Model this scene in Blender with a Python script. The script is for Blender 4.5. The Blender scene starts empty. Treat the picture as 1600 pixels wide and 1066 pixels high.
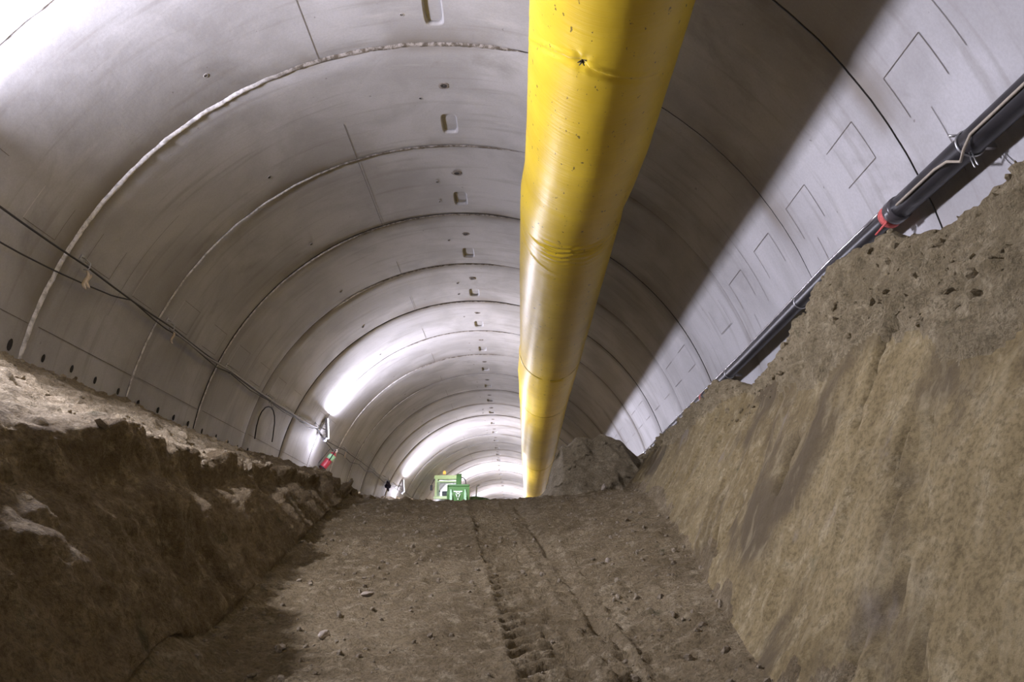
import bpy, bmesh, math, random
import numpy as np
from mathutils import Vector, Matrix, noise as mnoise

sc = bpy.context.scene
C = sc.collection
rnd = random.Random(7)
rad = math.radians

# ------------------------------------------------------------------ camera, world, light, exposure
cam_d = bpy.data.cameras.new('camera')
cam = bpy.data.objects.new('camera', cam_d); C.objects.link(cam)
cam_d.sensor_width = 36.0; cam_d.lens = 27.99
cam_d.clip_start = 0.05; cam_d.clip_end = 300
cam.rotation_euler = (rad(90 + 16.09), 0, rad(0.21))
sc.camera = cam
sc.view_settings.view_transform = 'Standard'
sc.view_settings.look = 'None'
sc.view_settings.exposure = 0.7
sc.view_settings.gamma = 1.0
w = bpy.data.worlds.new('world'); sc.world = w; w.use_nodes = True
w.node_tree.nodes['Background'].inputs[0].default_value = (0.75, 0.72, 0.8, 1)
w.node_tree.nodes['Background'].inputs[1].default_value = 0.015

LAMP_W = 300.0
LAMP_COL = (0.84, 0.825, 1.0)
LAMP_Y = [-6.9, 4.4, 16.75, 28.75, 40.7, 52.7, 64.7, 76.7]

# tunnel frame: axis along +Y, centre of the bore (CX, CZ), radius R, ring joints every 2 m
CX, CZ, R, J0, PITCH = -0.774, 1.42, 3.691, 6.885, 2.0
K0, K1 = -9, 40
def cy(th, y, r=R):                 # th in degrees from the crown, positive to the right
    t = rad(th); return (CX + r*math.sin(t), y, CZ + r*math.cos(t))

# ------------------------------------------------------------------ helpers
def link(o, parent=None):
    C.objects.link(o)
    if parent is not None: o.parent = parent
    return o
def tag(o, label=None, cat=None, group=None, kind=None):
    if label: o['label'] = label
    if cat: o['category'] = cat
    if group: o['group'] = group
    if kind: o['kind'] = kind
    return o
def empty(name, loc=(0, 0, 0), rot=(0, 0, 0)):
    o = bpy.data.objects.new(name, None); o.empty_display_size = 0.1
    o.location = loc; o.rotation_euler = rot
    return link(o)
class MB:
    def __init__(s): s.v = []; s.f = []; s.m = []; s.s = []; s.uv = None
    def add(s, vs, fs, mi=0, smooth=True):
        b = len(s.v); s.v += [tuple(v) for v in vs]
        for f in fs: s.f.append([i + b for i in f]); s.m.append(mi); s.s.append(smooth)
    def box(s, c, d, rot=None, mi=0, bevel=0.0):
        bm = bmesh.new(); bmesh.ops.create_cube(bm, size=1)
        for v in bm.verts: v.co = Vector((v.co.x*d[0], v.co.y*d[1], v.co.z*d[2]))
        if bevel: bmesh.ops.bevel(bm, geom=bm.edges[:], offset=bevel, segments=2, affect='EDGES', profile=.6)
        M = Matrix.Translation(c) @ (rot if rot else Matrix.Identity(4))
        bm.verts.ensure_lookup_table()
        s.add([M @ v.co for v in bm.verts], [[v.index for v in f.verts] for f in bm.faces], mi, False); bm.free()
    def tube(s, pts, r, n=10, cap=True, mi=0):
        pts = [Vector(p) for p in pts]; rs = r if hasattr(r, '__len__') else [r]*len(pts)
        vs = []; fs = []; up = None
        for i, p in enumerate(pts):
            d = (pts[min(i+1, len(pts)-1)] - pts[max(i-1, 0)]).normalized()
            if up is None: up = d.orthogonal().normalized()
            up = (up - d*up.dot(d)).normalized(); sd = d.cross(up)
            for j in range(n):
                a = 2*math.pi*j/n; vs.append(p + (up*math.cos(a) + sd*math.sin(a))*rs[i])
        for i in range(len(pts)-1):
            for j in range(n):
                a = i*n+j; b = i*n+(j+1) % n; fs.append([a, b, b+n, a+n])
        if cap: fs.append(list(range(n))[::-1]); fs.append([(len(pts)-1)*n+j for j in range(n)])
        s.add(vs, fs, mi)
    def prism(s, prof, axis, a, b, mi=0, bevel=0.0):
        """closed outline in the plane across axis ('x' or 'y'), from a to b"""
        bm = bmesh.new()
        def P(p, t): return (t, p[0], p[1]) if axis == 'x' else (p[0], t, p[1])
        v0 = [bm.verts.new(P(p, a)) for p in prof]; v1 = [bm.verts.new(P(p, b)) for p in prof]
        n = len(prof); bm.faces.new(v0[::-1]); bm.faces.new(v1)
        for i in range(n): bm.faces.new([v0[i], v0[(i+1) % n], v1[(i+1) % n], v1[i]])
        bmesh.ops.recalc_face_normals(bm, faces=bm.faces[:])
        if bevel: bmesh.ops.bevel(bm, geom=bm.edges[:], offset=bevel, segments=2, affect='EDGES')
        bm.verts.index_update()
        s.add([v.co.copy() for v in bm.verts], [[v.index for v in f.verts] for f in bm.faces], mi, False); bm.free()
    def build(s, name, mats, parent=None):
        me = bpy.data.meshes.new(name); me.from_pydata(s.v, [], s.f)
        for m in (mats if isinstance(mats, (list, tuple)) else [mats]): me.materials.append(m)
        me.polygons.foreach_set('material_index', s.m); me.polygons.foreach_set('use_smooth', s.s)
        me.update(); o = bpy.data.objects.new(name, me); return link(o, parent)

def lathe(mb, prof, n=28, M=None, mi=0):
    vs = []; fs = []
    for (r, z) in prof:
        for j in range(n):
            a = 2*math.pi*j/n; p = Vector((r*math.cos(a), r*math.sin(a), z)); vs.append(M @ p if M else p)
    for i in range(len(prof)-1):
        for j in range(n): fs.append([i*n+j, i*n+(j+1) % n, (i+1)*n+(j+1) % n, (i+1)*n+j])
    mb.add(vs, fs, mi)

# numpy gradient noise ------------------------------------------------
def _hash(ix, iy, iz, seed):
    h = (ix.astype(np.int64)*374761393 + iy.astype(np.int64)*668265263 + iz.astype(np.int64)*2147483647 + seed*974711) & 0xffffffff
    h = ((h ^ (h >> 13))*1274126177) & 0xffffffff
    h = (h ^ (h >> 16)); return (h & 0xffff)/32768.0 - 1.0
def vnoise(x, y, z, seed=0):
    ix, iy, iz = np.floor(x), np.floor(y), np.floor(z); fx, fy, fz = x-ix, y-iy, z-iz
    u, v, q = [t*t*t*(t*(t*6-15)+10) for t in (fx, fy, fz)]
    ix, iy, iz = ix.astype(np.int64), iy.astype(np.int64), iz.astype(np.int64)
    r = 0
    for a in (0, 1):
        for b in (0, 1):
            for c in (0, 1):
                r = r + _hash(ix+a, iy+b, iz+c, seed)*(u if a else 1-u)*(v if b else 1-v)*(q if c else 1-q)
    return r
def fbm(x, y, z, s=1.0, octv=4, seed=0, gain=.5, ridged=False):
    r = 0*x; a = 1.0; t = 0
    for i in range(octv):
        n = vnoise(x*s, y*s, z*s, seed+i*17)
        if ridged: n = 1-2*np.abs(n)
        r = r + a*n; t += a; a *= gain; s *= 2.07
    return r/t
def sstep(a, b, x):
    t = np.clip((x-a)/(b-a), 0, 1); return t*t*(3-2*t)

# ------------------------------------------------------------------ materials
def newmat(name):
    m = bpy.data.materials.new(name); m.use_nodes = True; nt = m.node_tree
    return m, nt, nt.nodes['Principled BSDF']
def plain(name, col, rough=.6, metal=0.0, spec=.5, var=0.12, scale=20, bump=0.0, emit=None, strength=0, trans=0):
    m, nt, b = newmat(name)
    tc = nt.nodes.new('ShaderNodeTexCoord'); n = nt.nodes.new('ShaderNodeTexNoise')
    n.inputs['Scale'].default_value = scale; n.inputs['Detail'].default_value = 5
    nt.links.new(tc.outputs['Object'], n.inputs['Vector'])
    r = nt.nodes.new('ShaderNodeValToRGB'); nt.links.new(n.outputs['Fac'], r.inputs[0])
    r.color_ramp.elements[0].position = .3; r.color_ramp.elements[1].position = .7
    r.color_ramp.elements[0].color = (*[c*(1-var) for c in col], 1)
    r.color_ramp.elements[1].color = (*[min(1, c*(1+var)) for c in col], 1)
    nt.links.new(r.outputs[0], b.inputs['Base Color'])
    b.inputs['Roughness'].default_value = rough; b.inputs['Metallic'].default_value = metal
    b.inputs['Specular IOR Level'].default_value = spec
    if trans: b.inputs['Transmission Weight'].default_value = trans
    if bump:
        bn = nt.nodes.new('ShaderNodeBump'); bn.inputs['Strength'].default_value = bump; bn.inputs['Distance'].default_value = .01
        nt.links.new(n.outputs['Fac'], bn.inputs['Height']); nt.links.new(bn.outputs[0], b.inputs['Normal'])
    if emit:
        b.inputs['Emission Color'].default_value = (*emit, 1); b.inputs['Emission Strength'].default_value = strength
    return m
def N(nt, kind, **kw):
    n = nt.nodes.new(kind)
    for k, v in kw.items():
        if k.startswith('i_'): n.inputs[k[2:].replace('_', ' ')].default_value = v
        else: setattr(n, k, v)
    return n
def math_(nt, op, a, b=None, c=None, clamp=False):
    n = nt.nodes.new('ShaderNodeMath'); n.operation = op; n.use_clamp = clamp
    for i, x in enumerate((a, b, c)):
        if x is None: continue
        if isinstance(x, (int, float)): n.inputs[i].default_value = x
        else: nt.links.new(x, n.inputs[i])
    return n.outputs[0]
def mix(nt, fac, a, b, mode='MIX'):
    n = nt.nodes.new('ShaderNodeMix'); n.data_type = 'RGBA'; n.blend_type = mode
    for i, x in ((0, fac), (6, a), (7, b)):
        if isinstance(x, (int, float)): n.inputs[i].default_value = x
        elif isinstance(x, tuple): n.inputs[i].default_value = (*x, 1)
        else: nt.links.new(x, n.inputs[i])
    return n.outputs[2]
def noise_(nt, vec, scale, detail=4, rough=.5, dist=0.0):
    n = N(nt, 'ShaderNodeTexNoise'); n.inputs['Scale'].default_value = scale; n.inputs['Detail'].default_value = detail
    n.inputs['Roughness'].default_value = rough; n.inputs['Distortion'].default_value = dist
    nt.links.new(vec, n.inputs['Vector']); return n.outputs['Fac']
def ramp(nt, x, a, b, lo=0.0, hi=1.0):
    n = nt.nodes.new('ShaderNodeMapRange'); n.interpolation_type = 'SMOOTHSTEP'
    nt.links.new(x, n.inputs[0]); n.inputs[1].default_value = a; n.inputs[2].default_value = b
    n.inputs[3].default_value = lo; n.inputs[4].default_value = hi; return n.outputs[0]
def scalev(nt, vec, s):
    n = nt.nodes.new('ShaderNodeMapping'); nt.links.new(vec, n.inputs[0]); n.inputs['Scale'].default_value = s; return n.outputs[0]

def concrete():
    m, nt, b = newmat('lining_concrete')
    uv = N(nt, 'ShaderNodeUVMap', uv_map='UV').outputs[0]       # u = metres round the bore, v = metres along it
    sep = N(nt, 'ShaderNodeSeparateXYZ'); nt.links.new(uv, sep.inputs[0])
    v = sep.outputs[1]
    big = noise_(nt, uv, .8, 5, .6, .4)
    col = mix(nt, ramp(nt, big, .35, .66), (.36, .35, .345), (.49, .482, .485))
    streak = noise_(nt, scalev(nt, uv, (.35, 5.0, 1)), 1.6, 5, .6, .2)
    col = mix(nt, ramp(nt, streak, .52, .72, 0, .45), col, (.26, .24, .215))
    lite = noise_(nt, scalev(nt, uv, (.5, 2.2, 1)), 1.1, 5, .65, .5)
    col = mix(nt, ramp(nt, lite, .58, .75, 0, .5), col, (.56, .545, .53))
    # seep stains just before and after each joint
    t = math_(nt, 'FRACT', math_(nt, 'DIVIDE', math_(nt, 'SUBTRACT', v, J0 - PITCH*60), PITCH))
    near = math_(nt, 'MAXIMUM', ramp(nt, t, .80, 1.0), ramp(nt, t, .10, .0))
    sn = ramp(nt, noise_(nt, scalev(nt, uv, (.8, .35, 1)), .75, 4, .6), .40, .66)
    col = mix(nt, math_(nt, 'MULTIPLY', math_(nt, 'MULTIPLY', near, sn), .85), col, (.20, .172, .135))
    # blotchy dark damp marks
    bl = noise_(nt, scalev(nt, uv, (1, 1.4, 1)), .42, 6, .7, 1.2)
    col = mix(nt, ramp(nt, bl, .57, .72, 0, .5), col, (.23, .215, .195))
    sp = noise_(nt, uv, 45, 3, .7)
    col = mix(nt, ramp(nt, sp, .3, .7, .0, .16), col, (.2, .18, .16))
    pits = noise_(nt, uv, 13, 2, .5)
    col = mix(nt, ramp(nt, pits, .74, .78, 0, .55), col, (.12, .105, .09))
    nt.links.new(col, b.inputs['Base Color'])
    b.inputs['Roughness'].default_value = .62; b.inputs['Specular IOR Level'].default_value = .35
    h = math_(nt, 'ADD', math_(nt, 'MULTIPLY', big, .6), math_(nt, 'MULTIPLY', noise_(nt, uv, 9, 6, .6), .4))
    bn = N(nt, 'ShaderNodeBump'); bn.inputs['Strength'].default_value = .30; bn.inputs['Distance'].default_value = .02
    nt.links.new(h, bn.inputs['Height']); nt.links.new(bn.outputs[0], b.inputs['Normal'])
    return m
M_CONC = concrete()
M_GROOVE = plain('joint_gap_dark', (.085, .07, .055), .9, var=.3)
M_LINE = plain('hairline_joint', (.17, .15, .13), .9, var=.2)
M_LITE = plain('lime_edge', (.62, .60, .58), .8, var=.1)

def mortar_mat():
    m, nt, b = newmat('joint_mortar')
    uv = N(nt, 'ShaderNodeUVMap', uv_map='UV').outputs[0]
    sep = N(nt, 'ShaderNodeSeparateXYZ'); nt.links.new(uv, sep.inputs[0])
    n = noise_(nt, uv, 14, 5, .7)
    white = mix(nt, ramp(nt, n, .35, .6), (.40, .385, .37), (.78, .76, .75))
    brown = mix(nt, ramp(nt, n, .42, .6), (.10, .082, .06), (.33, .30, .27))
    f = ramp(nt, math_(nt, 'ADD', sep.outputs[0], math_(nt, 'MULTIPLY', n, .5)), -1.95, -1.2)
    nt.links.new(mix(nt, f, white, brown), b.inputs['Base Color'])
    b.inputs['Roughness'].default_value = .85
    return m
M_MORTAR = mortar_mat()

def soil(name, dark, mid, lite, rough_amt=.5, streak=0.0, blotch=0.0, moss=.0):
    dark, mid, lite = [(c[0]*1.26, c[1]*1.24, c[2]*1.15) for c in (dark, mid, lite)]
    m, nt, b = newmat(name)
    tc = N(nt, 'ShaderNodeTexCoord'); ob = tc.outputs['Object']
    a = noise_(nt, ob, 1.1, 6, .62, .3); c = noise_(nt, ob, 9, 6, .7); d = noise_(nt, ob, 48, 4, .7)
    col = mix(nt, ramp(nt, a, .34, .66), dark, mid)
    col = mix(nt, ramp(nt, c, .48, .70, 0, .75), col, lite)
    col = mix(nt, ramp(nt, c, .46, .28, 0, .6), col, tuple(x*.45 for x in dark))
    col = mix(nt, ramp(nt, d, .58, .34, 0, .6), col, tuple(x*.5 for x in dark))
    if blotch:
        g = noise_(nt, ob, .75, 4, .6, .8)
        col = mix(nt, ramp(nt, g, .47, .64, 0, blotch), col, (.085, .065, .038))
        g = noise_(nt, scalev(nt, ob, (1, 1, .6)), 2.1, 4, .6, .5)
        col = mix(nt, ramp(nt, g, .60, .70, 0, .5), col, (.23, .20, .17))
    if streak:
        s = noise_(nt, scalev(nt, ob, (7, 7, .7)), 1.3, 5, .6, .3)
        col = mix(nt, ramp(nt, s, .54, .68, 0, streak), col, lite)
        col = mix(nt, ramp(nt, s, .42, .30, 0, streak), col, tuple(x*.55 for x in dark))
    if moss:
        g = noise_(nt, ob, 2.3, 6, .75, .6)
        col = mix(nt, ramp(nt, g, .60, .72, 0, moss), col, (.035, .045, .018))
    nt.links.new(col, b.inputs['Base Color'])
    b.inputs['Roughness'].default_value = .93; b.inputs['Specular IOR Level'].default_value = .2
    h = math_(nt, 'ADD', math_(nt, 'MULTIPLY', noise_(nt, ob, 26, 7, .72), 1.0), math_(nt, 'MULTIPLY', noise_(nt, ob, 95, 3, .6), .35))
    bn = N(nt, 'ShaderNodeBump'); bn.inputs['Strength'].default_value = rough_amt; bn.inputs['Distance'].default_value = .05
    nt.links.new(h, bn.inputs['Height']); nt.links.new(bn.outputs[0], b.inputs['Normal'])
    return m
M_RAMP = soil('ramp_soil', (.17, .132, .078), (.255, .205, .13), (.39, .335, .24), 1.0, moss=.5)
M_RIGHT = soil('cut_face_soil', (.14, .108, .055), (.20, .16, .088), (.29, .25, .165), .5, streak=.28, moss=.6, blotch=.9)
M_LEFT = soil('damp_bank_soil', (.13, .098, .06), (.19, .148, .095), (.31, .26, .18), .8, streak=.25, moss=.6)
M_SAND = soil('dry_sand_soil', (.26, .21, .145), (.34, .285, .205), (.46, .40, .31), .9, moss=.5)
M_CLOD = soil('clod_soil', (.20, .165, .12), (.29, .25, .19), (.38, .33, .27), .7)
M_STONE = plain('pale_stone', (.34, .29, .225), .85, var=.25, scale=12, bump=.3)

# ------------------------------------------------------------------ tunnel lining (setting)
def seam_jit(k, th): return 0.006*mnoise.noise((th*.35, k*3.1, 0)) + .004*mnoise.noise((th*1.3, k*5.7, 9))
def lining(name, t0, t1, pockets=False):
    step = 1.0
    ths = list(np.arange(t0, t1+.01, step))
    v, f, mi, uv, sm = [], [], [], [], []
    def addgrid(rows, mat):
        """rows: list of lists of (th, y, r)"""
        b = len(v); n = len(rows[0])
        for row in rows:
            for (th, y, r) in row: v.append(cy(th, y, r)); uv.append((rad(th)*R, y))
        for i in range(len(rows)-1):
            for j in range(n-1):
                f.append((b+i*n+j, b+(i+1)*n+j, b+(i+1)*n+j+1, b+i*n+j+1)); mi.append(mat); sm.append(True)
        return b
    gw = lambda k: .013 if k < 3 else (.019 if k < 7 else .028)      # the joints gape wider deeper in the tunnel
    for k in range(K0, K1):
        y0 = J0 + PITCH*k; y1 = y0 + PITCH; g0 = gw(k); g1 = gw(k+1)
        rr = R + (.007*math.sin(k*2.3) if k % 2 else -.004)
        pk = (y1-.75, y1-.25)
        ys = [y0+g0, y0+g0+.017, y0+.3, y0+.7, pk[0], pk[1], y1-.06, y1-g1]
        rs = [rr+.012, rr, rr, rr, rr, rr, rr, rr+.006]
        b = len(v); n = len(ths)
        for i, (y, r) in enumerate(zip(ys, rs)):
            for th in ths:
                jj = seam_jit(k, th) if i < 1 else (seam_jit(k+1, th) if i == len(ys)-1 else 0)
                v.append(cy(th, y+jj, r)); uv.append((rad(th)*R, y))
        for i in range(len(ys)-1):
            for j in range(n-1):
                if pockets and i == 4 and -2.01 < ths[j] and ths[j+1] < 2.01: continue
                f.append((b+i*n+j, b+(i+1)*n+j, b+(i+1)*n+j+1, b+i*n+j+1)); mi.append(0); sm.append(True)
        # groove at the start joint of the ring
        addgrid([[(th, y0-g0-.001+seam_jit(k, th), R+.010) for th in ths], [(th, y0-g0+.003+seam_jit(k, th), R+.05) for th in ths],
                 [(th, y0+g0-.003+seam_jit(k, th), R+.05) for th in ths], [(th, y0+g0+.001+seam_jit(k, th), R+.013) for th in ths]], 1)
        if pockets:      # a rounded grouting pocket recessed into the crown of every ring
            yc = (pk[0]+pk[1])/2; hx, hy, cr = 1.35, .205, .06
            def outer(i):
                s = i/32*4; e = int(s) % 4; q = s-int(s)
                c = [(-2, pk[0]), (2, pk[0]), (2, pk[1]), (-2, pk[1]), (-2, pk[0])]
                return (c[e][0]+(c[e+1][0]-c[e][0])*q, c[e][1]+(c[e+1][1]-c[e][1])*q)
            def inner(i, sh=0):
                ox, oy = outer(i); a = math.atan2((oy-yc)/.25, ox/2)
                p = 5.0; ca, sa = math.cos(a), math.sin(a)
                rr_ = (abs(ca)**p+abs(sa)**p)**(-1/p)
                return (ca*rr_*(hx-sh/.064), yc+sa*rr_*(hy-sh))
            loops = [[(*outer(i), rr) for i in range(32)], [(*inner(i, -.012), rr) for i in range(32)],
                     [(*inner(i), rr+.008) for i in range(32)], [(*inner(i, .012), rr+.04) for i in range(32)]]
            b = len(v)
            for L in loops:
                for (th, y, r) in L: v.append(cy(th, y, r)); uv.append((rad(th)*R, y))
            for i in range(3):
                for j in range(32):
                    q = (j+1) % 32
                    f.append((b+i*32+j, b+(i+1)*32+j, b+(i+1)*32+q, b+i*32+q)); mi.append(0); sm.append(i != 0)
            f.append(tuple(b+96+j for j in range(32))); mi.append(0); sm.append(False)
    # hairlines: segment joints along the bore, form-plate outlines, one fine line round the middle of a ring
    def strip(a, c, w, mat, lift=.0015):
        (ta, ya), (tb, yb) = a, c
        n = max(1, int(abs(tb-ta)/1.0)); b = len(v)
        along = abs(yb-ya) > abs(tb-ta)*.03
        for i in range(n+1):
            q = i/n; th = ta+(tb-ta)*q; y = ya+(yb-ya)*q
            for s in (-1, 1):
                dt, dy = (s*w/2/R*57.3, 0) if along else (0, s*w/2)
                v.append(cy(th+dt, y+dy, R-.0075-lift)); uv.append((rad(th)*R, y))
        for i in range(n):
            f.append((b+2*i, b+2*i+1, b+2*i+3, b+2*i+2)); mi.append(mat); sm.append(True)
    rr_ = random.Random(int(t0)+500)
    for k in range(K0, 20):
        y1 = J0+PITCH*(k+1)
        def inr(th): return t0 <= th <= t1
        if inr(-18.7): strip((-18.7, y1-(1.95 if rr_.random() < .35 else rr_.uniform(.5, .9))), (-18.7, y1-.03), .007, 2)
        if inr(-78.5): strip((-78.5, y1-1.9), (-78.7, y1-.05), .007, 2)
        if inr(34): strip((34, y1-1.3), (34, y1-.05), .007, 2)
        for sgn in (-1, 1):
            if not inr(sgn*64): continue
            for (a, c) in ((-.72, -.24), (-1.71, -1.23)):
                A, B = sgn*61.7, sgn*66.8
                if rr_.random() < .82: strip((A, y1+a), (B, y1+a), .006, 3 if (sgn < 0 and rr_.random() < .5) else 2)
                if rr_.random() < .7: strip((A, y1+c), (B, y1+c), .006, 2)
                if rr_.random() < .75: strip((B, y1+a), (B, y1+c), .006, 2)
                if rr_.random() < .6: strip((A, y1+a), (A, y1+c), .005, 2)
            if rr_.random() < .8:
                lo = rr_.uniform(33, 45)+12; strip((sgn*max(lo, 46), y1-.95), (sgn*rr_.uniform(64, 72), y1-.95), .005, 2)
            if rr_.random() < .7:
                strip((sgn*rr_.uniform(67, 69), y1-.45), (sgn*75, y1-.45), .005, 2)
    me = bpy.data.meshes.new(name); me.from_pydata(v, [], f)
    for m in (M_CONC, M_GROOVE, M_LINE, M_LITE): me.materials.append(m)
    me.polygons.foreach_set('material_index', mi); me.polygons.foreach_set('use_smooth', sm)
    ul = me.uv_layers.new(name='UV'); li = np.zeros(len(me.loops), np.int32); me.loops.foreach_get('vertex_index', li)
    ul.data.foreach_set('uv', np.array(uv, np.float32)[li].ravel()); me.update()
    return tag(link(bpy.data.objects.new(name, me)), kind='structure')
wall_left = lining('wall_left', -125, -45)
ceiling = lining('ceiling', -45, 45, True)
wall_right = lining('wall_right', 45, 125)

def bead(k, t0, t1, w, h, n):
    """mortar squeezed out of a ring joint: an uneven raised band following the joint"""
    v, f, uv = [], [], []
    ths = np.arange(t0, t1+.01, .5); y0 = J0+PITCH*k
    prof = [(-.5, -.006), (-.42, .35), (-.15, .9), (.1, 1.0), (.3, .7), (.5, -.006)]
    for th in ths:
        e = min(1, (th-t0)/5, (t1-th)/5); e = max(e, .02)
        ww = w*e*(1+.35*mnoise.noise((th*.5, k, 1))+.25*mnoise.noise((th*2, k, 2)))
        hh = h*e*(1+.5*mnoise.noise((th*.8, k, 3))+.35*mnoise.noise((th*3, k, 4)))
        off = .012*mnoise.noise((th*.3, k, 5))+.006*mnoise.noise((th*1.7, k, 6))
        for (a, c) in prof:
            v.append(cy(th, y0+off+a*ww, R-.004-hh*c-.004*mnoise.noise((th*4, a*4, k)))); uv.append((rad(th)*R, y0+a*ww))
    m = len(prof)
    for i in range(len(ths)-1):
        for j in range(m-1): f.append((i*m+j, (i+1)*m+j, (i+1)*m+j+1, i*m+j+1))
    me = bpy.data.meshes.new('trim'); me.from_pydata(v, [], f); me.materials.append(M_MORTAR)
    me.polygons.foreach_set('use_smooth', [True]*len(f))
    ul = me.uv_layers.new(name='UV'); li = np.zeros(len(me.loops), np.int32); me.loops.foreach_get('vertex_index', li)
    ul.data.foreach_set('uv', np.array(uv, np.float32)[li].ravel()); me.update()
    return tag(link(bpy.data.objects.new('trim_%d' % n, me)), kind='structure')
for n, a in enumerate([(-1, -80, 14, .06, .016), (0, -88, 14, .062, .018), (1, -86, 13, .036, .011), (2, -84, 12, .04, .010),
                       (3, -40, 10, .05, .012), (4, -20, 14, .04, .008), (5, -30, 12, .05, .010), (6, -88, 8, .045, .014), (7, -86, -25, .03, .010),
                       (14, -86, -30, .04, .014)]):
    bead(*a, n+1)

# small sockets in the crown and in the flanks of the rings (parts of the lining)
M_HOLE = plain('socket_dark', (.03, .026, .022), .95)
M_SPALL = plain('spalled_rim', (.22, .19, .16), .95, var=.4, scale=60)
def socket(parent, name, th, y, r, spall=True):
    mb = MB(); n = 16
    t = rad(th); nrm = Vector((-math.sin(t), 0, -math.cos(t))); tx = Vector((math.cos(t), 0, -math.sin(t))); ty = Vector((0, 1, 0))
    base = Vector(cy(th, y, R-.004))
    ang = [2*math.pi*i/n for i in range(n)]
    q = [1+(.35*mnoise.noise((math.cos(a)*2, math.sin(a)*2, y)) if spall else 0) for a in ang]
    L = [[base+(tx*math.cos(a)+ty*math.sin(a))*r*1.5*q[i]-nrm*.006 for i, a in enumerate(ang)],
         [base+(tx*math.cos(a)+ty*math.sin(a))*r*1.15*q[i]+nrm*.007 for i, a in enumerate(ang)],
         [base+(tx*math.cos(a)+ty*math.sin(a))*r*.8+nrm*.004 for a in ang]]
    vs = L[0]+L[1]+L[2]+[base+nrm*-.0005]
    fs = []; fd = []
    for i in range(n):
        j = (i+1) % n
        fs.append([i, j, n+j, n+i]); fs.append([n+i, n+j, 2*n+j, 2*n+i]); fd.append([2*n+i, 2*n+j, 3*n])
    mb.add(vs, fs, 0); mb.add(vs, fd, 1)
    return mb.build(name, [M_SPALL if spall else M_CONC2, M_HOLE], parent)
M_CONC2 = plain('socket_rim', (.34, .32, .30), .8)
for k in range(-1, 20):
    y1 = J0+PITCH*(k+1) - PITCH
    socket(ceiling, 'lifting_socket', 0, y1-1.28, .045)
    socket(ceiling, 'bolt_hole', -4.4, y1-1.06, .017, False)
    if k % 2 == 0: socket(ceiling, 'bolt_hole', -4.7, y1-.46, .017, False)
    socket(ceiling, 'bolt_hole', -34.9, y1-.44, .02, False)
def wall_pocket(y, th, s=1.0):
    mb = MB(); t = rad(th)
    M = Matrix.Translation(cy(th, y, R-.006)) @ Matrix.Rotation(t, 4, 'Y')
    for (dx, dy, dz, cx, cyy) in ((.07*s, .045*s, .012, 0, 0),):
        bm = bmesh.new(); bmesh.ops.create_cone(bm, cap_ends=True, segments=10, radius1=.045*s, radius2=.036*s, depth=.014)
        for v in bm.verts: v.co = M @ Vector((v.co.x*1.5, v.co.y*.8, v.co.z))
        mb.add([v.co.copy() for v in bm.verts], [[v.index for v in f_.verts] for f_ in bm.faces], 0, False); bm.free()
    return mb.build('bolt_pocket', M_HOLE, wall_left)
for k in range(-1, 14):
    y1 = J0+PITCH*k
    for d, th in ((.30, -82.4), (.78, -82.2), (1.30, -82.4), (1.80, -82.5)):
        wall_pocket(y1+d+.04*math.sin(k*7+d*9), th+.3*math.sin(k*5+d), .6 if k > -1 else .85)

# ------------------------------------------------------------------ soil: one surface across the trench, cut into bank / ramp / bank
def tab(pairs):
    ys = [p[0] for p in pairs]; vs = [p[1:] for p in pairs]
    return lambda y: [float(np.interp(y, ys, [q[i] for q in vs])) for i in range(len(vs[0]))]
def floor_z(y):
    return float(np.interp(y, [-6, 0, 2, 4, 7, 9.8, 10.7, 11.3, 13, 24, 100], [-1.6, -1.25, -.88, -.48, .125, .71, .885, .925, 1.03, 1.75, 1.75]))
def wx(z, side, r=R+.06):
    return CX + side*math.sqrt(r*r-(z-CZ)**2)
tA = tab([(-6, 1.85), (6, 1.86), (7.2, 1.86), (8.9, 1.84), (10.6, 1.76), (14.8, 1.72), (19, 1.84), (24, 1.8), (100, 1.75)])
tB = tab([(-6, -2.2, .50), (2, -2.22, .56), (3.5, -2.26, .635), (4.5, -2.34, .745), (6.5, -2.44, .84), (8.4, -2.48, 1.0), (9.0, -2.45, 1.03), (9.5, -2.42, 1.08), (10.2, -2.42, 1.17), (10.6, -2.42, 1.12),
          (10.9, -2.42, 1.0), (12, -2.5, 1.0), (24, -2.4, 1.76), (100, -2.4, 1.75)])
tC = tab([(-6, -1.3, -1.55), (2, -1.45, -.86), (4, -1.62, -.5), (5.5, -1.75, -.16), (7, -1.93, .13), (8.6, -2.08, .46), (9.8, -2.22, .71), (10.7, -2.33, .89), (11.3, -2.36, .95), (13, -2.2, 1.04), (24, -2, 1.75), (100, -2, 1.75)])
tE = tab([(-6, 1.0), (2, .78), (4, .62), (6, .42), (8, .22), (9.8, .05), (10.9, .0), (100, 0)])
tF = tab([(-6, 1.15, -1.5), (2, 1.0, -.74), (3.85, 1.05, -.35), (5, 1.18, -.1), (6, 1.28, .14), (7.4, 1.36, .5), (9, 1.46, .84), (10.2, 1.5, 1.0), (12, 1.5, 1.15), (24, 1.5, 1.75), (100, 1.5, 1.75)])
tG = tab([(-6, 1.55), (2.4, 1.55), (2.82, 1.54), (2.95, 1.523), (3.14, 1.515), (3.29, 1.524), (3.54, 1.547), (3.75, 1.603), (3.97, 1.72), (4.23, 1.795), (4.5, 1.83), (4.78, 1.86), (4.88, 1.75),
          (5.02, 1.705), (5.54, 1.645), (5.87, 1.555), (6.47, 1.493), (6.84, 1.55), (7.3, 1.72), (7.69, 1.795), (8.26, 1.78), (9.64, 1.725), (11.01, 1.68), (12.7, 1.72), (13.2, 1.72), (24, 1.76), (100, 1.75)])
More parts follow.
